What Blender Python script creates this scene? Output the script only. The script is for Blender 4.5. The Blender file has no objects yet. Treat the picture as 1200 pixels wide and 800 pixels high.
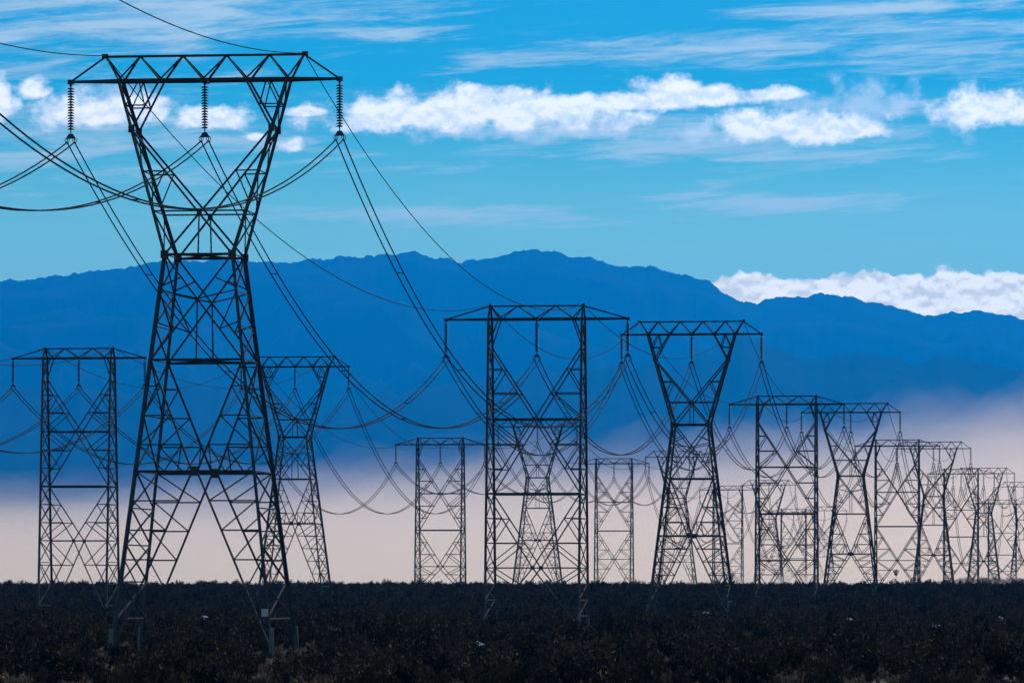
import bpy, math, random
from mathutils import Vector, noise, Matrix
import numpy as np

random.seed(7)
rng = np.random.default_rng(11)
S = bpy.context.scene
COL = S.collection
U = 45.0 / 705.0          # one measuring unit in metres
ZD = 6000.0 * U           # metres of depth per unit of Z
EYE = 86.0 * U            # camera height over the flat

# ------------------------------------------------------------------ helpers
class MB:
    def __init__(self): self.v = []; self.f = []
    def bar(self, p, q, w, t=None):
        """an L-section steel member from p to q (metres)"""
        p = Vector(p); q = Vector(q); d = q - p
        if d.length < 1e-5: return
        d.normalize()
        a = d.cross(Vector((0, 0, 1)))
        if a.length < 0.05: a = d.cross(Vector((0, 1, 0)))
        a.normalize(); b = d.cross(a).normalized()
        t = t or w * 0.28
        o = -w * 0.36
        prof = [(0, 0), (w, 0), (w, t), (t, t), (t, w), (0, w)]
        n = len(self.v)
        for e in (p, q):
            for (x, y) in prof: self.v.append(tuple(e + a * (x + o) + b * (y + o)))
        for i in range(6):
            j = (i + 1) % 6
            self.f.append((n + i, n + j, n + 6 + j, n + 6 + i))
        self.f.append(tuple(n + 5 - i for i in range(6)))
        self.f.append(tuple(n + 6 + i for i in range(6)))
    def box(self, c, s):
        n = len(self.v); cx, cy, cz = c; a, b, h = s[0] / 2, s[1] / 2, s[2] / 2
        for z in (-h, h):
            for (x, y) in ((-a, -b), (a, -b), (a, b), (-a, b)): self.v.append((cx + x, cy + y, cz + z))
        for q in ((0, 3, 2, 1), (4, 5, 6, 7), (0, 1, 5, 4), (1, 2, 6, 5), (2, 3, 7, 6), (3, 0, 4, 7)):
            self.f.append(tuple(n + k for k in q))
    def lathe(self, c, prof, seg=10):
        n = len(self.v)
        for (r, z) in prof:
            for k in range(seg):
                a = 2 * math.pi * k / seg
                self.v.append((c[0] + r * math.cos(a), c[1] + r * math.sin(a), c[2] + z))
        for i in range(len(prof) - 1):
            for k in range(seg):
                l = (k + 1) % seg
                self.f.append((n + i * seg + k, n + i * seg + l, n + (i + 1) * seg + l, n + (i + 1) * seg + k))
        self.f.append(tuple(n + k for k in range(seg))[::-1])
        m = n + (len(prof) - 1) * seg
        self.f.append(tuple(m + k for k in range(seg)))
    def tube(self, pts, r, seg=6):
        n = len(self.v); pts = [Vector(p) for p in pts]
        for i, p in enumerate(pts):
            d = (pts[min(i + 1, len(pts) - 1)] - pts[max(i - 1, 0)]).normalized()
            a = d.cross(Vector((0, 0, 1)))
            if a.length < 0.05: a = d.cross(Vector((0, 1, 0)))
            a.normalize(); b = d.cross(a)
            rr = r[i] if isinstance(r, (list, tuple)) else r
            for k in range(seg):
                t = 2 * math.pi * k / seg
                self.v.append(tuple(p + (a * math.cos(t) + b * math.sin(t)) * rr))
        for i in range(len(pts) - 1):
            for k in range(seg):
                l = (k + 1) % seg
                self.f.append((n + i * seg + k, n + i * seg + l, n + (i + 1) * seg + l, n + (i + 1) * seg + k))
        self.f.append(tuple(n + k for k in range(seg))[::-1])
        m = n + (len(pts) - 1) * seg
        self.f.append(tuple(m + k for k in range(seg)))
    def mesh(self, name, mat, smooth=False):
        me = bpy.data.meshes.new(name); me.from_pydata(self.v, [], self.f)
        if mat: me.materials.append(mat)
        if smooth: me.polygons.foreach_set('use_smooth', [True] * len(me.polygons))
        me.update(); return me

def link(name, me, parent=None, loc=(0, 0, 0)):
    o = bpy.data.objects.new(name, me); COL.objects.link(o)
    o.location = loc
    if parent: o.parent = parent
    return o

def tag(o, label=None, cat=None, group=None, kind=None):
    if label: o['label'] = label
    if cat: o['category'] = cat
    if group: o['group'] = group
    if kind: o['kind'] = kind
    return o

# ------------------------------------------------------------------ materials
def nodes_of(m):
    m.use_nodes = True; nt = m.node_tree; nt.nodes.clear(); return nt, nt.nodes, nt.links

def solid(name, c1, c2, scale, rough=0.7, metal=0.0, detail=4, spec=0.3, rand=0.0, bump=0.0):
    m = bpy.data.materials.new(name); nt, N, L = nodes_of(m)
    out = N.new('ShaderNodeOutputMaterial'); b = N.new('ShaderNodeBsdfPrincipled')
    tc = N.new('ShaderNodeTexCoord'); nz = N.new('ShaderNodeTexNoise')
    nz.inputs['Scale'].default_value = scale; nz.inputs['Detail'].default_value = detail
    L.new(tc.outputs['Object'], nz.inputs['Vector'])
    mx = N.new('ShaderNodeMix'); mx.data_type = 'RGBA'
    mx.inputs['A'].default_value = (*c1, 1); mx.inputs['B'].default_value = (*c2, 1)
    fac = nz.outputs['Fac']
    if rand:
        oi = N.new('ShaderNodeObjectInfo'); ma = N.new('ShaderNodeMath'); ma.operation = 'MULTIPLY_ADD'
        L.new(oi.outputs['Random'], ma.inputs[0]); ma.inputs[1].default_value = rand; ma.inputs[2].default_value = -rand / 2
        ad = N.new('ShaderNodeMath'); ad.operation = 'ADD'; ad.use_clamp = True
        L.new(fac, ad.inputs[0]); L.new(ma.outputs[0], ad.inputs[1]); fac = ad.outputs[0]
    L.new(fac, mx.inputs['Factor']); L.new(mx.outputs['Result'], b.inputs['Base Color'])
    b.inputs['Roughness'].default_value = rough; b.inputs['Metallic'].default_value = metal
    b.inputs['Specular IOR Level'].default_value = spec
    if bump:
        bp = N.new('ShaderNodeBump'); bp.inputs['Strength'].default_value = bump
        L.new(nz.outputs['Fac'], bp.inputs['Height']); L.new(bp.outputs['Normal'], b.inputs['Normal'])
    L.new(b.outputs['BSDF'], out.inputs['Surface'])
    return m

STEEL = solid('weathered_steel', (0.026, 0.030, 0.042), (0.055, 0.060, 0.075), 0.8, rough=0.85, spec=0.08)
WIRE = solid('aluminium_wire', (0.012, 0.013, 0.016), (0.02, 0.021, 0.025), 0.3, rough=0.9, spec=0.02)
GLAZE = solid('insulator_glaze', (0.02, 0.016, 0.014), (0.04, 0.034, 0.03), 2.0, rough=0.6, spec=0.15)
STUB_LIT = solid('lit_stub_grey', (0.06, 0.062, 0.07), (0.14, 0.14, 0.15), 1.6, rough=0.9, bump=0.3)  # paler than the steel: light on the lower legs put into the colour
PLATE = solid('plate_paint', (0.3, 0.31, 0.33), (0.42, 0.42, 0.44), 6.0, rough=0.6)
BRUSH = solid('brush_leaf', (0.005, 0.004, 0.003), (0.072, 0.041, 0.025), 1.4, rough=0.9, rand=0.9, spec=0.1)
STEM = solid('brush_stem', (0.035, 0.028, 0.02), (0.07, 0.055, 0.04), 5, rough=0.9, spec=0.1)
DRY = solid('dry_blossom', (0.13, 0.075, 0.04), (0.40, 0.28, 0.19), 1.2, rough=0.9, rand=0.9, spec=0.1)
PALE = solid('pale_leaf', (0.06, 0.045, 0.03), (0.17, 0.12, 0.08), 1.0, rough=0.9, rand=0.8, spec=0.1)
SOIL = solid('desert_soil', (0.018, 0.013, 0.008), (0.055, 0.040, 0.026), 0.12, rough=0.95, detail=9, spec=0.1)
ROCK = solid('pale_stone', (0.32, 0.32, 0.36), (0.5, 0.5, 0.55), 2.5, rough=0.9, bump=0.6)
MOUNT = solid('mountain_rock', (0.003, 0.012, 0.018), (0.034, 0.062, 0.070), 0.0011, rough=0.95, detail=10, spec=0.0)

# ------------------------------------------------------------------ ground
def sstep(a, b, x):
    t = np.clip((x - a) / (b - a), 0, 1); return t * t * (3 - 2 * t)

def ground_h(x, y):
    x = np.asarray(x, float); y = np.asarray(y, float); z = y / ZD
    g = 52.0 * U * sstep(1.75, 3.15, z)
    g = g + 0.10 * np.sin(x / 23.0 + y / 61.0) + 0.09 * np.sin(x / 11.0 - y / 37.0 + 1.0) + 0.05 * np.sin(x / 5.3 + y / 13.0)
    g = g + 2.2 * sstep(150.0, 175.0, x) * sstep(4.25, 4.7, z) * (1 - sstep(5.3, 6.5, z))
    return g
def gz(x, y): return float(ground_h(x, y))

ys = np.concatenate([np.linspace(-250, 200, 10), np.linspace(215, 2400, 440), np.geomspace(2450, 56500, 54)])
xs = np.concatenate([-np.geomspace(12600, 330, 18), np.linspace(-320, 320, 161), np.geomspace(330, 12600, 18)])
XX, YY = np.meshgrid(xs, ys); ZZ = ground_h(XX, YY)
nx = len(xs)
vv = np.stack([XX.ravel(), YY.ravel(), ZZ.ravel()], 1)
ff = []
for j in range(len(ys) - 1):
    for i in range(nx - 1):
        a = j * nx + i; ff.append((a, a + 1, a + nx + 1, a + nx))
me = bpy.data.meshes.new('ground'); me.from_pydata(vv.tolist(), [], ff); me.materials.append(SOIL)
me.polygons.foreach_set('use_smooth', [True] * len(me.polygons))
tag(link('ground', me), kind='structure')

# ------------------------------------------------------------------ mountains
ridge = [(-2600, 360), (-1700, 300), (-900, 352), (-400, 318), (0, 331), (40, 328), (100, 320), (150, 312), (185, 306), (250, 304), (300, 306), (350, 306),
         (380, 304), (400, 300), (440, 299), (465, 298), (478, 295), (488, 292.5), (496, 297), (510, 302), (535, 307), (560, 304), (590, 300),
         (620, 294.5), (655, 296), (668, 300), (700, 307), (750, 313), (800, 321), (830, 328), (850, 342), (865, 350), (890, 353), (910, 348),
         (940, 349), (970, 346), (1000, 350), (1020, 354), (1060, 362), (1080, 368), (1092, 369), (1120, 364), (1150, 363), (1180, 371),
         (1200, 374), (1400, 360), (1800, 395), (2600, 330), (3400, 390)]
rx = np.array([r[0] for r in ridge], float); ry = np.array([r[1] for r in ridge], float)
YR = 45000.0
def fbm(x, y, z=0.0, o=6):
    return noise.fractal(Vector((x, y, z)), 1.0, 2.1, o)
def rmf(x, y, z=0.0, o=7):
    return noise.ridged_multi_fractal(Vector((x, y, z)), 0.9, 2.15, o, 1.0, 2.0)
verts = []; faces = []
pxs = np.concatenate([np.linspace(-2400, -60, 60), np.linspace(-50, 1250, 520), np.linspace(1265, 3200, 50)])
rows = np.concatenate([np.linspace(0.0, 1.0, 90), np.linspace(1.04, 1.6, 14)])
for j, t in enumerate(rows):
    for px in pxs:
        ang = (px - 600) / 6000.0
        crest = (684 - np.interp(px, rx, ry)) / 6000.0 * YR
        cn = 26.0 * fbm(px / 38.0, 5.5) + 20.0 * fbm(px / 14.0, 3.1) + 10.0 * fbm(px / 4.5, 8.4); crest += cn * sstep(0.93, 1.0, t)
        if t <= 1.0:
            y = 28000 + (YR - 28000) * t
            x = ang * (YR * 0.25 + y * 0.75)
            p = t ** 1.25
            spur = rmf(x / 2600.0 + y / 9000.0, y / 3600.0, 2.0) - 1.0
            amp = math.sin(math.pi * min(1, t)) ** 0.8
            z = crest * p * (1 + 0.42 * amp * spur) + 170 * amp * fbm(x / 800.0, y / 900.0, 5.0)
            z = min(z, (crest) * (0.10 + 0.90 * t) ** 0.9)
        else:
            y = YR + (t - 1) * 12000; x = ang * YR
            z = crest * (1 - (t - 1) / 0.6) + 28 * fbm(x / 700.0, y / 700.0) * (t - 1)
        verts.append((x, y, z + EYE * min(1, t) - 3 * (t == 0) * 1.0))
    if j:
        n = len(pxs)
        for i in range(n - 1):
            a = (j - 1) * n + i; faces.append((a, a + 1, a + n + 1, a + n))
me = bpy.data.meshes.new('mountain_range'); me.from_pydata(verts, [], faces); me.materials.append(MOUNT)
me.polygons.foreach_set('use_smooth', [True] * len(me.polygons))
tag(link('mountain_range', me), kind='structure')
# darker foothills in front of the range
fx = np.array([-3000, -1200, 0, 200, 400, 600, 760, 900, 1000, 1100, 1200, 1800, 3400], float); fy = np.array([455, 430, 462, 446, 470, 440, 418, 398, 408, 428, 436, 410, 450], float)
verts = []; faces = []; YF = 31000.0
pxs = np.linspace(-2000, 3000, 560); rows = np.concatenate([np.linspace(0, 1, 40), np.linspace(1.05, 1.6, 12)])
for j, t in enumerate(rows):
    for px in pxs:
        crest = (684 - np.interp(px, fx, fy)) / 6000.0 * YF * (1 + 0.10 * fbm(px / 70.0, 1.7) + 0.05 * fbm(px / 17.0, 6.1))
        y = 22000 + (YF - 22000) * t if t <= 1 else YF + (t - 1) * 9000
        x = (px - 600) / 6000.0 * (YF * 0.3 + min(y, YF) * 0.7)
        if t <= 1: z = crest * t ** 1.3 * (1 + 0.2 * math.sin(math.pi * t) * (rmf(x / 1900.0 + y / 5000.0, y / 2600.0, 4.0, 5) - 1)); z = min(z, crest * (0.1 + 0.9 * t))
        else: z = crest * (1 - (t - 1) / 0.6)
        verts.append((x, y, z - 2))
    if j:
        n = len(pxs)
        for i in range(n - 1):
            a = (j - 1) * n + i; faces.append((a, a + 1, a + n + 1, a + n))
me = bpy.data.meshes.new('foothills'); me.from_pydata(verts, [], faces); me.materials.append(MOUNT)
me.polygons.foreach_set('use_smooth', [True] * len(me.polygons))
tag(link('foothills', me), kind='structure')

# ------------------------------------------------------------------ pylons
def ins_mesh():
    m = MB(); L = 60 * U
    m.tube([(0, 0, 0), (0, 0, -L)], 0.045, 6)
    m.box((0, 0, -0.12), (0.16, 0.16, 0.3))
    n = 16
    for k in range(n):
        z = -0.42 - k * (L - 0.6) / n
        m.lathe((0, 0, z), [(0.05, 0.08), (0.11, 0.06), (0.27, -0.02), (0.265, -0.055), (0.06, -0.03)], 10)
    return m.mesh('insulator_string', GLAZE)
def yoke_mesh():
    m = MB()
    # cap plate, two clamp straps and the grading ring
    n = len(m.v)
    pts = [(-0.16, 0.02), (0.16, 0.02), (0.34, -0.28), (0.34, -0.36), (-0.34, -0.36), (-0.34, -0.28)]
    for yy in (-0.04, 0.04):
        for (x, z) in pts: m.v.append((x, yy, z))
    k = len(pts)
    m.f.append(tuple(n + i for i in range(k))); m.f.append(tuple(n + k + (k - 1 - i) for i in range(k)))
    for i in range(k):
        j = (i + 1) % k; m.f.append((n + i, n + k + i, n + k + j, n + j))
    for s in (-1, 1):
        m.bar((s * 0.29, 0, -0.34), (s * 0.29, 0, -0.66), 0.07)
        m.tube([(s * 0.29, -0.34, -0.68), (s * 0.29, 0, -0.64), (s * 0.29, 0.34, -0.68)], 0.07, 6)
        ring = [(s * 0.29 + 0.16 * math.cos(a), 0.05, -0.47 + 0.2 * math.sin(a)) for a in [math.pi * 2 * i / 12 for i in range(13)]]
        m.tube(ring, 0.028, 5)
    return m.mesh('yoke', STEEL)
INS = ins_mesh(); YOKE = yoke_mesh()
def foot_mesh():
    m = MB(); m.lathe((0, 0, -0.4), [(0.36, 0), (0.34, 0.55), (0.22, 0.62), (0.17, 2.5), (0.15, 2.6), (0.10, 2.65)], 12)  # short pier base, then a slim pale stub standing in for the lit leg end
    return m.mesh('footing_lit_stub', STUB_LIT)
FOOT = foot_mesh()

def placed(px, Z):
    return (px - 600) * Z * U, Z * ZD

class Pylon:
    def __init__(self, kind, px, Z, yb, label, yaw=7.6):
        self.kind = kind; self.Z = Z
        x, y = placed(px, Z); g = gz(x, y)
        self.base = Vector((x, y, g))
        top = (684 - yb) * Z * U + EYE                        # world height of the crossarm's lower chord
        self.T = (top - g) / U
        self.rz = -math.radians(yaw)
        nm = 'hourglass_pylon' if kind == 'A' else 'portal_pylon'
        self.root = link(nm, None, loc=self.base); self.root.rotation_euler = (0, 0, self.rz)
        self.root.empty_display_size = 3
        tag(self.root, label, 'pylon', 'hourglass steel lattice pylons' if kind == 'A' else 'straight legged steel lattice pylons')
        (self.build_a if kind == 'A' else self.build_b)()
        T = self.T
        for xx in (-160, 0, 160):
            i = link('insulator_string', INS, self.root, (xx * U, 0, (T - 1.5) * U))
            link('yoke', YOKE, i, (0, 0, -60 * U))
    def P(self, x, D, yd): return (x * U, yd * U, (self.T - D) * U)
    def world(self, x, D, yd=0):
        return self.base + Matrix.Rotation(self.rz, 3, 'Z') @ Vector(self.P(x, D, yd))
    def part(self, name, mb, mat=STEEL): return link(name, mb.mesh(name, mat), self.root)
    def hd(self, D):
        if self.kind == 'A':
            if D <= 0: return 15
            return 15 + 26 * D / 206 if D < 206 else 41 + (D - 206) * 44 / 470
        return 20 + 0.088 * max(0, D)
    def hw(self, D):
        if self.kind == 'B': return 82
        return 100 - 60 * D / 206 if D < 206 else 40 + 0.115 * (D - 206)
    def Q(self, x, D, s): return self.P(x, D, s * self.hd(D))
    def feet(self):
        T = self.T
        for sx in (-1, 1):
            for s in (-1, 1):
                lx, ly, _ = self.Q(sx * self.hw(T), T, s)
                w = self.base + Matrix.Rotation(self.rz, 3, 'Z') @ Vector((lx, ly, 0))
                link('footing_lit_stub', FOOT, self.root, (lx, ly, gz(w.x, w.y) - self.base.z))
    def side(self, m, D0, D1, n, w, cross=True):
        for sx in (-1, 1):
            for k in range(n):
                a = D0 + (D1 - D0) * k / n; b = D0 + (D1 - D0) * (k + 1) / n
                if cross or k % 2 == 0: m.bar(self.Q(sx * self.hw(a), a, -1), self.Q(sx * self.hw(b), b, 1), w)
                if cross or k % 2 == 1: m.bar(self.Q(sx * self.hw(a), a, 1), self.Q(sx * self.hw(b), b, -1), w)
                m.bar(self.Q(sx * self.hw(b), b, 1), self.Q(sx * self.hw(b), b, -1), w)
    def build_a(self):
        T = self.T; Q = self.Q; P = self.P; hw = self.hw
        kx = 1.0 if self.Z < 1.5 else 1.2
        wl, wd, wr, wc = 3.8 * U * kx, 2.45 * U * kx, 1.6 * U * kx, 2.9 * U * kx
        # crossarm
        m = MB()
        for s in (-1, 1):
            m.bar(Q(-100, 0, s), Q(100, 0, s), wc)
            for e in (-1, 1): m.bar(Q(e * 100, 0, s), P(e * 161, 0, 0), wc)
            zig = [(-160, 0), (-118, -29), (-100, 0), (-77, -29), (-51, 0), (-26, -29), (0, 0), (26, -29), (51, 0), (77, -29), (100, 0), (118, -29), (160, 0)]
            for i in range(1, len(zig) - 2):
                a, b = zig[i], zig[i + 1]
                m.bar(P(a[0], a[1], 0) if a[1] else Q(a[0], 0, s), P(b[0], b[1], 0) if b[1] else Q(b[0], 0, s), wr * 1.25)
        m.bar(P(-120, -29, 0), P(120, -29, 0), wc * 0.9)
        for e in (-1, 1):
            m.bar(P(e * 118, -29, 0), P(e * 160, 0, 0), wr * 1.4)
            m.box(P(e * 119, -29.5, 0), (7 * U, 5 * U, 5 * U)); m.box(P(e * 160, 0.5, 0), (7 * U, 4 * U, 5.5 * U))
        m.box(P(0, 1, 0), (6 * U, 31 * U, 4 * U))
        xsn = [-100, -75, -51, -25, 0, 25, 51, 75, 100]
        for i in range(8):
            m.bar(Q(xsn[i], 0, 1 if i % 2 else -1), Q(xsn[i + 1], 0, -1 if i % 2 else 1), wr)
        self.part('crossarm', m)
        # neck: the open frame between crossarm and waist
        m = MB()
        for s in (-1, 1):
            for e in (-1, 1):
                m.bar(Q(e * 100, 0, s), Q(e * 40, 206, s), wl)
                m.bar(Q(e * 51, 0, s), Q(e * 83, 58, s), wd)
                m.bar(Q(e * 91.3, 30, s), Q(e * 67.5, 30, s), wr)
                for xx in (90, 68.5): m.bar(Q(e * 76, 0, s), Q(e * xx, 29, s), wr)
                m.bar(Q(e * 83, 58, s), Q(-e * 40, 206, s), wd)
                m.bar(Q(e * 68.5, 108, s), Q(e * 41.5, 108, s), wr)
                m.bar(Q(e * 42.5, 108, s), Q(e * 58, 143, s), wr)
                m.box(Q(e * 40, 206, s), (9 * U, 3 * U, 9 * U)); m.box(Q(e * 83, 58, s), (7 * U, 2.5 * U, 9 * U))
            m.bar(Q(-54.8, 155, s), Q(54.8, 155, s), wr * 1.1)
            m.bar(Q(0, 158, s), Q(0, 206, s), wr)
            m.bar(Q(-40, 206, s), Q(40, 206, s), wc)
            m.box(Q(0, 157, s), (6 * U, 2 * U, 6 * U))
        for (a, b) in ((0, 30), (30, 58), (58, 108), (108, 155), (155, 206)):
            self.side(m, a, b, 1, wr * 0.9, cross=(a > 50))
        m.bar(Q(-40, 206, 1), Q(40, 206, -1), wr); m.bar(Q(-40, 206, -1), Q(40, 206, 1), wr)
        self.part('neck_frame', m)
        # four legs
        for e in (-1, 1):
            for s in (-1, 1):
                m = MB(); m.bar(Q(e * 40, 206, s), Q(e * hw(T), T - 12, s), wl * 1.05)
                self.part('leg', m)
        # body bracing
        m = MB()
        for s in (-1, 1):
            for e in (-1, 1):
                m.bar(Q(e * 40, 206, s), Q(-e * 54, 329, s), wd * 0.9)
                m.bar(Q(e * hw(248), 248, s), Q(0, 258, s), wr)
                m.bar(Q(e * hw(244), 244, s), Q(e * 20, 233, s), wr)
                m.bar(Q(e * hw(285), 285, s), Q(e * 27, 293, s), wr)
                m.bar(Q(e * hw(250), 250, s), Q(e * 27, 293, s), wr)
                dg = lambda D: 54 - 50 * (D - 329) / 130
                m.bar(Q(e * 54, 329, s), Q(e * 3, 459, s), wd)
                lv = [360, 394, 428]
                for i, D in enumerate(lv):
                    m.bar(Q(e * hw(D), D, s), Q(e * dg(D), D, s), wr)
                    if i < 2: m.bar(Q(e * dg(D), D, s), Q(e * hw(lv[i + 1]), lv[i + 1], s), wr)
                m.bar(Q(e * hw(428), 428, s), Q(e * 36, 459, s), wr); m.bar(Q(e * dg(428), 428, s), Q(e * 36, 459, s), wr)
                m.bar(Q(e * dg(428), 428, s), Q(e * 20, 459, s), wr * .8)
            m.bar(Q(0, 258, s), Q(0, 329, s), wr)
            m.bar(Q(-54, 329, s), Q(54, 329, s), wc * .9)
            m.bar(Q(-hw(459), 459, s), Q(hw(459), 459, s), wc)
            m.box(Q(0, 459, s), (8 * U, 2.4 * U, 11 * U))
        for (a, b) in ((206, 250), (250, 290), (290, 329), (329, 394), (394, 459)): self.side(m, a, b, 1, wr)
        for D in (329, 459):
            m.bar(Q(-hw(D), D, 1), Q(hw(D), D, -1), wr); m.bar(Q(-hw(D), D, -1), Q(hw(D), D, 1), wr)
        self.part('body_bracing', m)
        # leg bracing below the crossing
        m = MB(); f = hw(T - 12); st = (T - 12 - 459) / 6
        dg = lambda D: 3 + (f - 3) * (D - 459) / (T - 12 - 459)
        for s in (-1, 1):
            for e in (-1, 1):
                m.bar(Q(e * 3, 459, s), Q(e * f, T - 12, s), wd)
                for k in range(1, 6):
                    D = 459 + st * k
                    m.bar(Q(e * hw(D), D, s), Q(e * dg(D), D, s), wr * 1.05)
                    m.bar(Q(e * hw(D - st), D - st, s), Q(e * dg(D), D, s), wr)
        self.side(m, 459, T - 12 - st, 4, wr)
        self.part('leg_bracing', m)
        self.feet()
        if self.Z < 1.5:
            m = MB(); m.box(P(hw(623) - 2, 623, -self.hd(623) - 3), (0.5, 0.02, 0.55)); self.part('number_plate', m, PLATE)
    def build_b(self):
        T = self.T; Q = self.Q; P = self.P
        kx = 1.0 if self.Z < 1.7 else 1.18
        wl, wd, wr, wc = 4.0 * U * kx, 2.4 * U * kx, 1.8 * U * kx, 3.3 * U * kx
        m = MB()
        for s in (-1, 1):
            m.bar(Q(-82, 0, s), Q(82, 0, s), wc)
            for e in (-1, 1):
                m.bar(Q(e * 82, 0, s), P(e * 162, 0, 0), wc)
                for a, b in (((82, -23), (65, 0)), ((33.5, -23), (65, 0)), ((33.5, -23), (0, 0))):
                    m.bar(P(e * a[0], a[1], 0), Q(e * b[0], b[1], s), wr)
        m.bar(P(-82, -23, 0), P(82, -23, 0), wc * .8)
        for e in (-1, 1):
            m.bar(P(e * 82, -23, 0), P(e * 161, 0, 0), wr * 1.3)
            m.box(P(e * 160, 0.5, 0), (7 * U, 4 * U, 5 * U)); m.box(P(e * 82, -24, 0), (5 * U, 4 * U, 5 * U))
        m.box(P(0, 1, 0), (6 * U, 41 * U, 4 * U))
        xsn = [-82, -65, -33, 0, 33, 65, 82]
        for i in range(6): m.bar(Q(xsn[i], 0, 1 if i % 2 else -1), Q(xsn[i + 1], 0, -1 if i % 2 else 1), wr)
        self.part('crossarm', m)
        for e in (-1, 1):
            for s in (-1, 1):
                m = MB(); m.bar(P(e * 82, -23, 0), Q(e * 82, 0, s), wl * .8); m.bar(Q(e * 82, 0, s), Q(e * 82, T - 12, s), wl)
                self.part('leg', m)
        # upper frame
        m = MB()
        for s in (-1, 1):
            for e in (-1, 1):
                m.bar(Q(e * 65, 0, s), Q(e * 82, 48, s), wd)
                m.bar(Q(e * 82, 48, s), Q(0, 175, s), wd); m.bar(Q(0, 175, s), Q(e * 82, 305, s), wd)
                up = lambda D: 82 * (1 - (D - 48) / 127); lo = lambda D: 82 * (D - 175) / 130
                for D, D2 in ((88, 130), (130, 175)):
                    m.bar(Q(e * 82, D, s), Q(e * up(D), D, s), wr); m.bar(Q(e * up(D), D, s), Q(e * 82, D2, s), wr)
                for D0, D in ((175, 219), (219, 262)):
                    m.bar(Q(e * 82, D, s), Q(e * lo(D), D, s), wr); m.bar(Q(e * 82, D0, s), Q(e * lo(D), D, s), wr)
            m.bar(Q(-82, 175, s), Q(82, 175, s), wd)
            m.bar(Q(-82, 305, s), Q(82, 305, s), wc * 1.1)
            m.box(Q(0, 175, s), (7 * U, 2.4 * U, 6 * U))
        for (a, b, n) in ((0, 48, 1), (48, 175, 3), (175, 305, 3)): self.side(m, a, b, n, wr * .85)
        self.part('upper_bracing', m)
        # lower frame
        m = MB(); TB = T - 12
        C = min(434, 305 + (TB - 305) * 0.6)
        for s in (-1, 1):
            for e in (-1, 1):
                m.bar(Q(e * 82, 305, s), Q(0, C, s), wd); m.bar(Q(0, C, s), Q(e * 82, TB, s), wd)
                up = lambda D: 82 * (1 - (D - 305) / (C - 305)); lo = lambda D: 82 * (D - C) / (TB - C)
                h = (C - 305) / 3
                for k in (1, 2):
                    D = 305 + h * k
                    m.bar(Q(e * 82, D, s), Q(e * up(D), D, s), wr); m.bar(Q(e * up(D), D, s), Q(e * 82, D + h, s), wr)
                h = (TB - C) / 3
                for k in (1, 2):
                    D = C + h * k
                    m.bar(Q(e * 82, D, s), Q(e * lo(D), D, s), wr); m.bar(Q(e * 82, D - h, s), Q(e * lo(D), D, s), wr)
            m.bar(Q(-82, C, s), Q(82, C, s), wr * 1.15)
            m.box(Q(0, C, s), (7 * U, 2.4 * U, 7 * U))
        self.side(m, 305, C, 3, wr * .85); self.side(m, C, TB - 20, 3, wr * .85)
        self.part('lower_bracing', m)
        self.feet()

front = [('A', 240, 1.0, 94, 'tallest hourglass lattice pylon, filling the left foreground', 7.2),
         ('B', 629, 1.49, 373.6, 'largest straight legged portal pylon, in the middle of the photo', 7.6),
         ('A', 810.5, 1.945, 391.5, 'large hourglass pylon just right of the largest portal pylon', 7.6),
         ('B', 922, 2.38, 473.5, 'dark portal pylon right of the large hourglass pylon, fourth in the front row', 7.6),
         ('A', 997, 2.77, 483, 'hourglass pylon fifth in the front row, its crossarm overlapping portal pylons on both sides', 7.6),
         ('B', 1051.5, 3.24, 522.3, 'portal pylon sixth in the front row, between two overlapping hourglass pylons', 7.6),
         ('A', 1094, 3.68, 525.4, 'hourglass pylon seventh in the front row, near the right edge', 7.6),
         ('B', 1126.3, 4.13, 554.8, 'small portal pylon eighth in the front row, near the right edge', 7.6),
         ('A', 1152.8, 4.47, 554.6, 'small hourglass pylon ninth in the front row, close to the right edge', 7.6),
         ('B', 1174.5, 5.1, 590, 'pale fading portal pylon tenth in the front row, at the right edge', 7.6),
         ('A', 1200, 5.3, 570, 'faint hourglass pylon cut by the right edge of the photo', 7.6)]
back_row = [('B', 92.5, 2.03, 419.4, 'portal pylon at the far left, beside the tallest hourglass pylon', 7.6),
        ('A', 345.7, 2.5, 429.5, 'hourglass pylon right behind the tallest pylon\'s right legs', 7.6),
        ('B', 516, 3.04, 520.5, 'portal pylon standing left of the largest portal pylon', 7.6),
        ('A', 630, 3.45, 499.7, 'small hourglass pylon framed by the legs of the largest portal pylon', 7.6),
        ('B', 719.5, 3.88, 543, 'thin portal pylon standing just right of the largest portal pylon', 7.6),
        ('A', 793.6, 4.28, 535.3, 'small hourglass pylon half hidden behind the large hourglass pylon right of centre', 7.6),
        ('B', 853, 4.85, 573.7, 'hazy portal pylon seen between the large hourglass pylon and the dark portal pylon', 7.6),
        ('A', 901, 5.15, 568, 'faint hourglass pylon in fog behind the dark portal pylon\'s left leg', 7.6),
        ('B', 930, 5.65, 600, 'ghostly portal pylon dissolving in fog behind the dark portal pylon', 7.6),
        ('A', 966, 6.1, 598, 'faintest hourglass pylon in fog behind the fifth pylon of the front row', 7.6)]
ROWS = {'front': [Pylon(*r) for r in front], 'back': [Pylon(*r) for r in back_row]}

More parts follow.
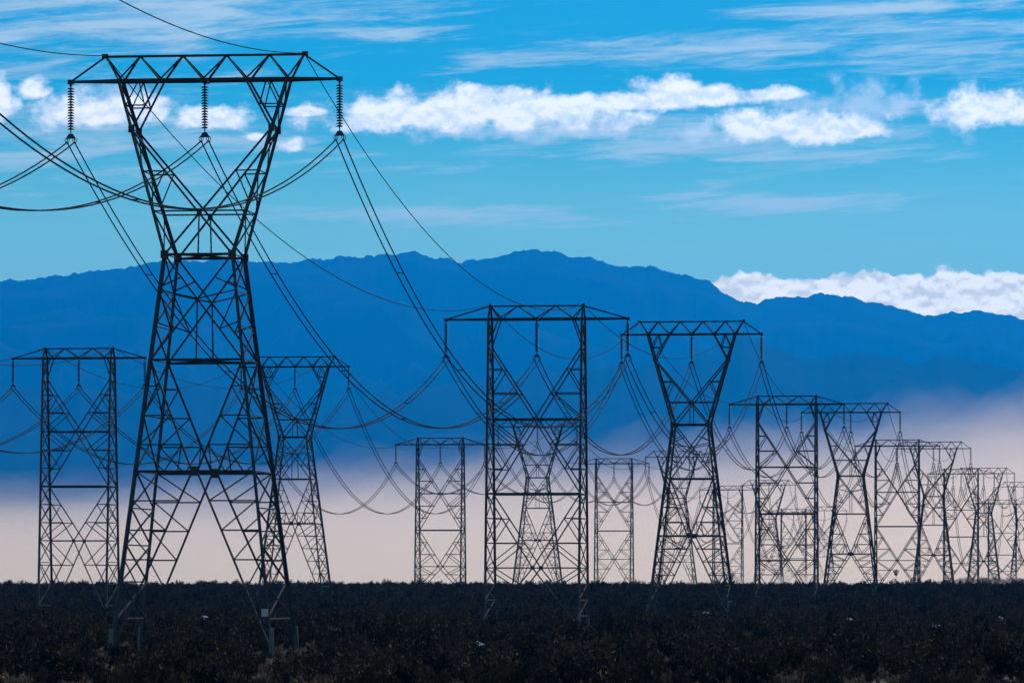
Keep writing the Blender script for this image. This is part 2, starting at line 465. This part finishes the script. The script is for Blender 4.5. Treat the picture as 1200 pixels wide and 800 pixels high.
# ------------------------------------------------------------------ wires
ORD = ['first', 'second', 'third', 'fourth', 'fifth', 'sixth', 'seventh', 'eighth', 'ninth', 'tenth', 'eleventh']
ROWN = {'front': 'pylons of the front row', 'back': 'pylons of the back row'}
def curve(p, q, sag, n=40):
    p = Vector(p); q = Vector(q); out = []
    for i in range(n + 1):
        u = i / n; v = p.lerp(q, u); v.z -= 4 * sag * u * (1 - u); out.append(v)
    return out
def bundle(paths, label, rad, spacers=()):
    o = link('conductor_bundle', None, loc=paths[0][0])
    tag(o, label, 'power line', 'twin conductor bundles between pylons')
    org = paths[0][0]
    for pts in paths:
        m = MB(); m.tube([p - org for p in pts], rad, 6); link('wire', m.mesh('wire', WIRE, True), o)
    for k in spacers:
        m = MB(); m.bar(paths[0][k] - org, paths[1][k] - org, 0.07); link('spacer', m.mesh('spacer', WIRE), o)
def gwire(pts, label, rad):
    m = MB(); org = pts[0]; m.tube([p - org for p in pts], rad, 6)
    tag(link('ground_wire', m.mesh('ground_wire', WIRE, True), None, org), label, 'ground wire', 'thin ground wires between pylon tops')
BC, BG = 3550.0, 1750.0
PH = ((-160, 'left'), (0, 'middle'), (160, 'right'))
YD = 60 + 0.68 / U + 1.5
def gx(p): return 118 if p.kind == 'A' else 82
def gd(p): return -30 if p.kind == 'A' else -25
for key in ('front', 'back'):
    row = ROWS[key]
    for i in range(len(row) - 1):
        a, b = row[i], row[i + 1]; dz = b.Z - a.Z
        zc = 0.5 * (a.Z + b.Z)
        rad = 0.045 + 0.010 * a.Z
        for xx, nm in PH:
            paths = [curve(a.world(xx + s, YD, 3), b.world(xx + s, YD, -3), BC * dz * dz / 4 * U) for s in (-4.5, 4.5)]
            bundle(paths, f'{nm} wire pair sagging between {ORD[i]} and {ORD[i+1]} {ROWN[key]}', rad, (6, 13, 20, 27, 34) if zc < 2.3 else ())
        for e, nm in ((-1, 'left'), (1, 'right')):
            gwire(curve(a.world(e * gx(a), gd(a)), b.world(e * gx(b), gd(b)), BG * dz * dz / 4 * U),
                  f'thin {nm} top wire between {ORD[i]} and {ORD[i+1]} {ROWN[key]}', 0.03 + 0.008 * a.Z)
    # the spans that come in over the left edge of the frame
    a = row[0]
    dz, kx, aa, bb, ga, gb = (0.46, 800, 1560, 3900, 629, 1800) if key == 'front' else (0.46, 800, BC * .46, BC, BG * .46, BG)
    def back(p, A, B):
        out = []
        for i in range(49):
            u = dz * i / 48
            out.append(Vector((p.x - kx * u * U, p.y - u * ZD, p.z - (A * u - B * u * u) * U)))
        return out
    first = 'tallest hourglass pylon' if key == 'front' else 'far left portal pylon'
    for xx, nm in PH:
        paths = [back(a.world(xx + s, YD, -3), aa, bb) for s in (-4.5, 4.5)]
        bundle(paths, f'wire pair running left to the viewer from {nm} insulator of the {first}', 0.045 + 0.008 * a.Z, (10, 20) if a.Z < 1.6 else ())
    for e, nm in ((-1, 'left'), (1, 'right')):
        gwire(back(a.world(e * gx(a), gd(a)), ga, gb), f'thin wire running left to the viewer from {nm} top of the {first}', 0.03 + 0.008 * a.Z)

# ------------------------------------------------------------------ brush
def shrub_mesh(name, seed, w, h, nleaf, ls, mats=(BRUSH, STEM), frac_dry=0.0):
    r = random.Random(seed); m = MB(); nst = r.randint(9, 14); tips = []
    for k in range(nst):
        a = r.uniform(0, 6.283); sp = r.uniform(0.15, 1.0) ** 0.7
        hh = h * (1.0 - 0.45 * sp * sp) * r.uniform(0.65, 1.08)
        tip = Vector((math.cos(a) * sp * w / 2, math.sin(a) * sp * w / 2, hh))
        mid = tip * 0.5 + Vector((r.uniform(-.06, .06), r.uniform(-.06, .06), 0.06))
        m.tube([(0, 0, -0.1), mid, tip], [0.022, 0.015, 0.006], 4); tips.append((mid, tip))
    nstem = len(m.f)
    for k in range(nleaf):
        mid, tip = r.choice(tips); t = r.uniform(0.0, 1.08)
        c = mid.lerp(tip, t) + Vector((r.gauss(0, .10), r.gauss(0, .10), r.gauss(0, .07)))
        c.z = max(c.z, 0.03)
        d = Vector((r.gauss(0, 1), r.gauss(0, 1), r.gauss(1.3, .9))).normalized()
        e = d.cross(Vector((r.gauss(0, 1), r.gauss(0, 1), r.gauss(0, 1)))).normalized()
        l = ls * r.uniform(0.6, 1.5); b = l * r.uniform(0.10, 0.24)
        n = len(m.v)
        m.v += [tuple(c - d * l * .5), tuple(c + e * b), tuple(c + d * l * .6), tuple(c - e * b)]
        m.f.append((n, n + 1, n + 2, n + 3))
    me = m.mesh(name, mats[0]); me.materials.append(mats[1])
    me.materials.append(PALE); pr = random.Random(seed + 50); idx = [1] * nstem + [2 if pr.random() < 0.10 else 0 for _ in range(len(m.f) - nstem)]; me.polygons.foreach_set('material_index', idx)
    return me
protos = [shrub_mesh('shrub', 1, 1.5, 1.0, 760, .17), shrub_mesh('shrub', 2, 1.2, 1.25, 680, .17),
          shrub_mesh('shrub', 3, 1.8, 0.85, 820, .17), shrub_mesh('shrub', 4, 1.0, 1.4, 600, .16)]
drys = [shrub_mesh('dry_shrub', 5, 0.9, 0.7, 150, .19, (DRY, STEM)), shrub_mesh('dry_shrub', 6, 0.6, 0.9, 110, .19, (DRY, STEM))]

# individual bushes of the foreground
placed_xy = []
def put(me, name, x, y, sc, label, cat, group):
    o = link(name, me, None, (x, y, gz(x, y))); o.rotation_euler = (0, 0, random.uniform(0, 6.28)); o.scale = (sc, sc, sc * random.uniform(.85, 1.15))
    tag(o, label, cat, group); return o
srcs = []
cnt = 0
while cnt < 90:
    Z = random.uniform(0.735, 0.95); px = random.uniform(10, 1190); x, y = placed(px, Z)
    if any((x - a) ** 2 + (y - b) ** 2 < 1.2 for a, b in placed_xy): continue
    placed_xy.append((x, y))
    if cnt % 4 == 3: put(drys[(cnt // 4) % 2], 'dry_shrub', x, y, random.uniform(.55, .95), 'pale dry flowering bush low in the dark foreground scrub', 'bush', 'dry flowering bushes in the foreground')
    else: put(protos[(cnt // 3) % 4], 'shrub', x, y, random.uniform(.9, 1.35), 'dark leafy bush in the shadowy foreground scrub', 'bush', 'dark bushes in the foreground')
    cnt += 1
# two plants that stand up over the skyline, carried on a thin stem
def topped_plant(px, Z, ytop, label):
    x, y = placed(px, Z); g = gz(x, y); top = (684 - ytop) * Z * U + EYE - g
    m = MB(); m.tube([(0, 0, -.1), (.04, 0, top * .5), (0, 0, top - .5)], [.07, .05, .04], 6)
    ns = len(m.f); r = random.Random(int(px))
    for k in range(240):
        a = r.uniform(0, 6.28); h = r.random(); rad = (0.25 + 0.62 * h) * math.sqrt(r.random())
        c = Vector((rad * math.cos(a), rad * math.sin(a), top - 1.35 + 1.3 * h))
        d = Vector((r.gauss(0, 1), r.gauss(0, 1), r.gauss(.5, 1))).normalized(); e = d.orthogonal().normalized()
        n = len(m.v); m.v += [tuple(c - d * .15), tuple(c + e * .07), tuple(c + d * .16), tuple(c - e * .07)]; m.f.append((n, n + 1, n + 2, n + 3))
    me = m.mesh('tall_plant', BRUSH); me.materials.append(STEM)
    me.polygons.foreach_set('material_index', [1] * ns + [0] * (len(m.f) - ns))
    tag(link('tall_plant', me, None, (x, y, g)), label, 'plant')
topped_plant(1050, 3.05, 667, 'small dark cup shaped plant above the brush under the sixth front row pylon')
topped_plant(857, 2.95, 672, 'small dark plant above the brush by the right foot of the large hourglass pylon')

# pale stones in the scrub
def rock_mesh(seed):
    import bmesh
    bm = bmesh.new(); bmesh.ops.create_icosphere(bm, subdivisions=3, radius=0.5)
    for v in bm.verts:
        k = 1 + 0.35 * noise.noise(v.co * 2.2 + Vector((seed * 7.1, 0, 0))); v.co = Vector((v.co.x * k * 1.3, v.co.y * k, v.co.z * k * .75))
    me = bpy.data.meshes.new('pale_rock'); bm.to_mesh(me); bm.free(); me.materials.append(ROCK); return me
rocks = [rock_mesh(1), rock_mesh(2)]; clear = []
for i, (px, py, sz, lab) in enumerate(((250, 728, 1.0, 'pale boulder under the tallest pylon, the upper one of a pair'), (240, 736, 1.2, 'flat pale boulder under the tallest pylon, the lower one of a pair'),
        (995, 738, 1.0, None), (1098, 747, 1.0, None), (978, 762, .8, None), (827, 712, .9, None), (1171, 736, .8, None), (690, 757, .6, None), (560, 770, .6, None))):
    Z = 86.0 / (py - 684)
    if Z > 1.75: Z = 1.9 if py < 720 else 1.75
    x, y = placed(px, Z)
    o = link('pale_rock', rocks[i % 2], None, (x, y, gz(x, y) + 0.85)); o.scale = (1.7 * sz, 1.5 * sz, 1.7 * sz); o.rotation_euler = (0, 0, i * 1.3); clear.append((x, y, 1.1 * sz, 45.0))
    tag(o, lab or 'small pale stone among the dark scrub, far from the tallest pylon', 'rock', 'pale stones in the scrub')
    if py > 720: placed_xy.append((x, y - 1.0))

# the uncountable scrub: points that carry bush copies
def scatter_points(n, y0, y1, half):
    yy = np.sqrt(rng.uniform(y0 ** 2, y1 ** 2, n)); xx = rng.uniform(-half, half, n) * yy
    return xx, yy
def make_stuff(name, label, pts, objs, smin, smax, low=None):
    xx, yy = pts; zz = ground_h(xx, yy)
    me = bpy.data.meshes.new(name); me.from_pydata(np.stack([xx, yy, zz], 1).tolist(), [], [])
    n = len(xx)
    sc = smin + (smax - smin) * rng.random(n) ** 1.6
    if low is not None: sc = np.where(low, sc * 0.28, sc)
    at = me.attributes.new('sc', 'FLOAT', 'POINT'); at.data.foreach_set('value', sc.astype(np.float32))
    at = me.attributes.new('rz', 'FLOAT', 'POINT'); at.data.foreach_set('value', (rng.random(n) * 6.283).astype(np.float32))
    at = me.attributes.new('ix', 'INT', 'POINT'); at.data.foreach_set('value', rng.integers(0, len(objs), n).astype(np.int32))
    o = link(name, me); tag(o, label, 'scrub', kind='stuff')
    ng = bpy.data.node_groups.new(name, 'GeometryNodeTree')
    ng.interface.new_socket('Geometry', in_out='INPUT', socket_type='NodeSocketGeometry'); ng.interface.new_socket('Geometry', in_out='OUTPUT', socket_type='NodeSocketGeometry')
    N, L = ng.nodes, ng.links; gi = N.new('NodeGroupInput'); go = N.new('NodeGroupOutput')
    iop = N.new('GeometryNodeInstanceOnPoints'); jn = N.new('GeometryNodeJoinGeometry')
    for s in reversed(objs):
        oi = N.new('GeometryNodeObjectInfo'); oi.inputs['Object'].default_value = s; oi.inputs['As Instance'].default_value = True; oi.transform_space = 'ORIGINAL'
        L.new(oi.outputs['Geometry'], jn.inputs['Geometry'])
    def attr(nm, t):
        a = N.new('GeometryNodeInputNamedAttribute'); a.data_type = t; a.inputs['Name'].default_value = nm; return a.outputs['Attribute']
    L.new(gi.outputs[0], iop.inputs['Points']); L.new(jn.outputs[0], iop.inputs['Instance']); iop.inputs['Pick Instance'].default_value = True
    L.new(attr('ix', 'INT'), iop.inputs['Instance Index'])
    cx = N.new('ShaderNodeCombineXYZ'); L.new(attr('rz', 'FLOAT'), cx.inputs['Z']); L.new(cx.outputs[0], iop.inputs['Rotation'])
    L.new(attr('sc', 'FLOAT'), iop.inputs['Scale']); L.new(iop.outputs[0], go.inputs[0])
    md = o.modifiers.new('scatter', 'NODES'); md.node_group = ng
    return o
def named(prefix, mesh): return next(o for o in COL.objects if o.data == mesh)
pobj = [named('shrub', p) for p in protos]; dobj = [named('dry_shrub', p) for p in drys]
xa, ya = scatter_points(34000, 255, 1330, 0.125)
xb, yb_ = scatter_points(5000, 1330, 2000, 0.125)
xc = rng.uniform(150, 300, 2500); yc = rng.uniform(1630, 2000, 2500)
keep = np.ones(len(xa), bool)
for p_ in ROWS['front'][:3]:
    for sx in (-1, 1):
        for s_ in (-1, 1):
            f_ = p_.world(sx * p_.hw(p_.T), p_.T, s_ * p_.hd(p_.T)); clear.append((f_.x, f_.y, 1.7, 105.0 if p_.Z < 1.6 else 30.0))
low = np.zeros(len(xa), bool)
for (cx_, cy_, cw_, cl_) in clear: low |= ((np.abs(xa - cx_ * ya / cy_) < cw_) & (ya > cy_ - cl_) & (ya < cy_ + 2.5))
for (px_, py_) in placed_xy: keep &= (xa - px_) ** 2 + (ya - py_) ** 2 > 0.5
xa, ya, low = xa[keep], ya[keep], low[keep]
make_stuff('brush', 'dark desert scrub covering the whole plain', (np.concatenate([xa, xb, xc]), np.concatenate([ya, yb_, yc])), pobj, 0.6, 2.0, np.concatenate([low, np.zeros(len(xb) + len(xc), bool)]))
xt = rng.uniform(-0.125, 0.125, 1100); yt = rng.uniform(1040, 1420, 1100); xt = xt * yt
make_stuff('tall_brush', 'taller bushes breaking the skyline of the dark scrub', (xt, yt), [pobj[1], pobj[3]], 1.0, 2.6)
make_stuff('dry_brush', 'pale dry tufts scattered through the dark scrub', scatter_points(12500, 255, 1250, 0.125), dobj, 0.7, 1.5)

# ------------------------------------------------------------------ air
def volume(name, color, dens, g):
    m = bpy.data.materials.new(name); nt, N, L = nodes_of(m)
    out = N.new('ShaderNodeOutputMaterial'); v = N.new('ShaderNodeVolumePrincipled')
    v.inputs['Color'].default_value = (*color, 1); v.inputs['Density'].default_value = dens; v.inputs['Anisotropy'].default_value = g
    L.new(v.outputs[0], out.inputs['Volume'])
    try: m.cycles.homogeneous_volume = True
    except Exception: pass
    return m
HAZE = volume('haze_air', (0.0, 0.34, 1.0), 2.4e-5, 0.45)
m = MB(); m.box((0, 28400, 1749), (25600, 57600, 3502)); tag(link('haze', m.mesh('haze', HAZE)), 'blue air between the pylons and the mountains', 'haze', kind='stuff')

def fog_body(name, label, y0, y1, hpx, dens, color, seed, lump):
    """low bank of dust: a closed lumpy body whose top rises gently with distance"""
    ny, nxx = 46, 260; vs = []; fs = []
    for lay in (1, 0):
        for j in range(ny + 1):
            t = j / ny; y = y0 + (y1 - y0) * t
            for i in range(nxx + 1):
                s = i / nxx * 2 - 1; x = s * 3000
                px = 600 + x / y * 6000
                env = math.sin(math.pi * min(1, t / 0.55) / 2) ** 1.2 if t < 0.55 else math.cos(math.pi / 2 * (t - 0.55) / 0.45) ** 0.8
                edge = min(1, (1 - abs(s)) * 5)
                hh = float(np.interp(px, *hpx)) / 6000 * y * env * edge
                hh *= 1 + lump * (0.6 * fbm(x / 420.0 + seed, y / 900.0, seed, 3) + 0.8 * fbm(x / 130.0 + seed, y / 420.0, seed + 3.3, 5))
                vs.append((x, y, (EYE * 1.0 + max(hh, 0.5)) if lay else -0.8))
    n = (ny + 1) * (nxx + 1); w = nxx + 1
    for j in range(ny):
        for i in range(nxx):
            a = j * w + i; fs.append((a, a + 1, a + w + 1, a + w)); fs.append((n + a, n + a + w, n + a + w + 1, n + a + 1))
    for j in range(ny):
        a = j * w; fs.append((a, a + w, n + a + w, n + a)); a = j * w + nxx; fs.append((a, n + a, n + a + w, a + w))
    for i in range(nxx):
        fs.append((i, n + i, n + i + 1, i + 1)); a = ny * w + i; fs.append((a, a + 1, n + a + 1, n + a))
    me = bpy.data.meshes.new(name); me.from_pydata(vs, [], fs); me.materials.append(volume(name, color, dens, 0.5))
    tag(link(name, me), label, 'dust', kind='stuff')
HX = [-3000, 0, 300, 520, 800, 1000, 1200, 4000]
HB = np.array([80, 82, 95, 113, 122, 144, 170, 175], float)
WORDS = ('lowest and thickest', 'second lowest', 'third lowest', 'fourth lowest', 'fifth lowest', 'fifth highest', 'fourth highest', 'third highest', 'second highest', 'highest and thinnest')
for k in range(10):
    mul = 0.42 + 0.108 * k
    fog_body('dust_bank', WORDS[k] + ' layer of the pale dust lying behind the pylons', 1470 + 18 * k * k, 6500 + 560 * k, (HX, list(HB * mul)), 1.0 / (1900 + 140 * k * k), (0.98, 0.835, 0.765), 1.7 + 2.3 * k, 0.18 + 0.022 * k)

# ------------------------------------------------------------------ sky
SUN_EL, SUN_AZ = math.radians(30), math.radians(24)   # azimuth measured from +Y towards +X
w = bpy.data.worlds.new('World'); S.world = w; w.use_nodes = True
nt = w.node_tree; N, L = nt.nodes, nt.links; N.clear()
out = N.new('ShaderNodeOutputWorld'); bg = N.new('ShaderNodeBackground'); bg.inputs['Strength'].default_value = 0.1
L.new(bg.outputs[0], out.inputs['Surface'])
sky = N.new('ShaderNodeTexSky'); sky.sky_type = 'NISHITA'; sky.sun_disc = False
sky.sun_elevation = SUN_EL; sky.sun_rotation = SUN_AZ
tc = N.new('ShaderNodeTexCoord'); sp = N.new('ShaderNodeSeparateXYZ'); L.new(tc.outputs['Generated'], sp.inputs[0])
def M(op, a, b=None, c=None, clamp=False):
    n = N.new('ShaderNodeMath'); n.operation = op; n.use_clamp = clamp
    for k, x in enumerate((a, b, c)):
        if x is None: continue
        if isinstance(x, (int, float)): n.inputs[k].default_value = x
        else: L.new(x, n.inputs[k])
    return n.outputs[0]
def mixc(f, a, b):
    n = N.new('ShaderNodeMix'); n.data_type = 'RGBA'
    for k, x in (('Factor', f), ('A', a), ('B', b)):
        if isinstance(x, tuple): n.inputs[k].default_value = (*x, 1)
        elif isinstance(x, (int, float)): n.inputs[k].default_value = x
        else: L.new(x, n.inputs[k])
    return n.outputs['Result']
ysafe = M('MAXIMUM', sp.outputs['Y'], 0.02)
u = M('MULTIPLY', M('DIVIDE', sp.outputs['X'], ysafe), 60.0)      # bearing, in hundredths of a focal length
v = M('MULTIPLY', M('DIVIDE', sp.outputs['Z'], ysafe), 60.0)      # height over the horizon
ramp = N.new('ShaderNodeValToRGB'); L.new(M('MULTIPLY', sp.outputs['Z'], 1.0, None, True), ramp.inputs[0])
cr = ramp.color_ramp
stops = [(0.0, (0.72, 1.16, 0.60)), (0.052, (0.66, 1.20, 0.63)), (0.068, (0.44, 1.04, 0.65)), (0.084, (0.14, 0.74, 0.67)), (0.096, (0.0, 0.52, 0.70)), (0.115, (0.0, 0.44, 0.72)), (0.16, (0.01, 0.36, 0.68)), (0.35, (0.20, 0.27, 0.40)), (1.0, (0.22, 0.25, 0.33))]
cr.elements[0].position, cr.elements[0].color = stops[0][0], (*stops[0][1], 1)
cr.elements[1].position, cr.elements[1].color = stops[-1][0], (*stops[-1][1], 1)
for p, c in stops[1:-1]:
    e = cr.elements.new(p); e.color = (*c, 1)
up = N.new('ShaderNodeVectorMath'); up.operation = 'SCALE'; up.inputs['Scale'].default_value = 10.0; L.new(ramp.outputs[0], up.inputs[0])
base = mixc(0.03, up.outputs[0], sky.outputs[0])

def noise_uv(su, sv, scale, detail, rough, off=0.0, dist=0.0, tilt=0.0, dv=0.0):
    c = N.new('ShaderNodeCombineXYZ')
    vv_ = M('ADD', v, dv) if dv else v
    L.new(M('MULTIPLY', u, su), c.inputs[0]); L.new(M('MULTIPLY', M('MULTIPLY_ADD', u, tilt, vv_), sv), c.inputs[1]); c.inputs[2].default_value = off
    n = N.new('ShaderNodeTexNoise'); L.new(c.outputs[0], n.inputs['Vector'])
    n.inputs['Scale'].default_value = scale; n.inputs['Detail'].default_value = detail; n.inputs['Roughness'].default_value = rough; n.inputs['Distortion'].default_value = dist
    return n.outputs['Fac']
def smooth(x, a, b):
    n = N.new('ShaderNodeMapRange'); n.interpolation_type = 'SMOOTHSTEP'; L.new(x, n.inputs['Value']); n.inputs['From Min'].default_value = a; n.inputs['From Max'].default_value = b
    return n.outputs[0]
def blob(cx, cy, rx_, ry_, flat=1.5, tilt=0.0):
    """soft ellipse in bearing and height: 1 in the middle, 0 at the rim, flatter below"""
    a = M('SUBTRACT', u, (cx - 600) / 100.0)
    b = M('SUBTRACT', v, (684 - cy) / 100.0)
    if tilt: b = M('MULTIPLY_ADD', a, -tilt, b)
    b = M('MAXIMUM', M('MULTIPLY', b, 100.0 / ry_), M('MULTIPLY', b, -100.0 * flat / ry_))
    a = M('MULTIPLY', a, 100.0 / rx_)
    return M('SUBTRACT', 1.0, M('SQRT', M('ADD', M('MULTIPLY', a, a), M('MULTIPLY', b, b))))
def blobs(lst):
    r = None
    for b in lst:
        q = blob(*b); r = q if r is None else M('MAXIMUM', r, q)
    return r
# high streaks
c1 = noise_uv(0.55, 5.0, 1.1, 11, 0.66, 3.0, 0.4, -0.06)
c1b = noise_uv(0.5, 1.0, 0.6, 3, 0.5, 9.0)
cir = M('MULTIPLY', smooth(c1, 0.46, 0.74), smooth(v, 1.5, 5.2))
strk = blobs([(90, 20, 480, 100, 1.0, 0.03), (860, 52, 430, 26, 1.0, 0.06), (1050, 10, 300, 18, 1.0, 0.04), (420, 35, 140, 18, 1.0, 0.05), (800, 160, 420, 55, 1.0), (130, 170, 330, 60, 1.0), (480, 250, 260, 22, 1.0), (900, 238, 200, 16, 1.0), (1120, 60, 200, 50, 1.0, 0.05)])
cirf = M('MULTIPLY', smooth(M('MULTIPLY_ADD', M('SUBTRACT', c1, 0.5), 4.2, strk), 0.0, 1.35), 0.70)
cirf = M('MAXIMUM', cirf, M('MULTIPLY', cir, 0.10))
col = mixc(cirf, base, (10.5, 11.4, 9.8))
# cumulus
CL = [(570, 134, 200, 27, 1.3), (465, 136, 85, 30, 1.5), (650, 128, 90, 20, 1.3), (545, 128, 70, 30, 1.4), (610, 126, 60, 26, 1.5), (690, 122, 50, 14), (735, 120, 60, 15, 1.3), (783, 110, 46, 26, 1.2), (845, 114, 55, 15, 1.3), (905, 111, 44, 11),
      (872, 146, 44, 20, 1.2), (935, 152, 105, 24, 1.4), (1000, 153, 50, 15, 1.3), (1160, 131, 70, 28, 1.3), (1215, 128, 40, 26, 1.2), (95, 136, 62, 26), (35, 106, 26, 16), (0, 122, 26, 32), (155, 134, 58, 24), (240, 139, 58, 18), (342, 171, 17, 11), (300, 161, 12, 7), (360, 132, 30, 8)]
WISP = [(1010, 120, 60, 28, 1.0), (1055, 120, 40, 24, 1.0), (820, 155, 44, 20, 1.0), (130, 114, 60, 22, 1.0), (600, 152, 190, 16, 1.0), (950, 120, 60, 18, 1.0), (1120, 130, 40, 30, 1.0)]
BK = [(880, 350, 64, 33, 1.0), (940, 356, 60, 32, 1.0), (1015, 354, 56, 42, 1.0), (1065, 354, 54, 37, 1.0), (1112, 354, 54, 42, 1.0), (1180, 355, 68, 43, 1.0), (1280, 354, 90, 50, 1.0)]
fc, fw, fb = blobs(CL), blobs(WISP), blobs(BK)
n1 = noise_uv(1.0, 1.2, 2.7, 11, 0.57, 0.0, 0.0)
n2 = noise_uv(1.0, 1.2, 2.9, 4, 0.55, 0.0, 0.0, 0.0, 0.07)
n3 = noise_uv(1.0, 1.2, 2.9, 4, 0.55, 0.0, 0.0)
lit = smooth(M('SUBTRACT', n3, n2), -0.13, 0.06)  # lit and shaded parts of the clouds painted in from height-shifted noise
nz = M('SUBTRACT', n1, 0.46)
aw = M('MULTIPLY', smooth(M('MULTIPLY_ADD', nz, 3.0, fw), 0.0, 1.0), 0.55)
col = mixc(aw, col, (13.0, 13.6, 13.2))
ac = smooth(M('MULTIPLY_ADD', nz, 2.3, fc), -0.06, 0.62)
col = mixc(ac, col, mixc(lit, (14.5, 15.0, 14.2), (20.0, 18.8, 16.5)))
nb = noise_uv(1.0, 1.0, 3.6, 6, 0.47, 5.0, 0.0)
ab = smooth(M('MULTIPLY_ADD', M('SUBTRACT', nb, 0.5), 1.05, fb), 0.03, 0.17)
col = mixc(ab, col, mixc(lit, (19.0, 16.3, 9.5), (29.0, 25.0, 17.0)))
L.new(col, bg.inputs['Color'])

sd = bpy.data.lights.new('sun', 'SUN'); sd.energy = 3.2; sd.angle = math.radians(0.5); sd.color = (1.0, 0.90, 0.78)
so = link('sun', sd)
dirv = Vector((math.cos(SUN_EL) * math.sin(SUN_AZ), math.cos(SUN_EL) * math.cos(SUN_AZ), math.sin(SUN_EL)))
so.rotation_euler = dirv.to_track_quat('Z', 'Y').to_euler(); so.location = dirv * 500

# ------------------------------------------------------------------ camera and render
cam = bpy.data.cameras.new('camera'); co = link('camera', cam); S.camera = co
co.location = (0, 0, EYE); co.rotation_euler = (math.radians(90), 0, 0)
cam.sensor_width = 36; cam.lens = 180; cam.shift_y = (684 - 400) / 1200.0
cam.clip_start = 1.0; cam.clip_end = 120000
S.view_settings.view_transform = 'Standard'; S.view_settings.look = 'None'; S.view_settings.exposure = 0.0; S.view_settings.gamma = 1.0
S.render.engine = 'CYCLES'
S.cycles.max_bounces = 5; S.cycles.volume_bounces = 1; S.cycles.transparent_max_bounces = 64; S.cycles.use_denoising = True
S.cycles.sample_clamp_indirect = 4.0
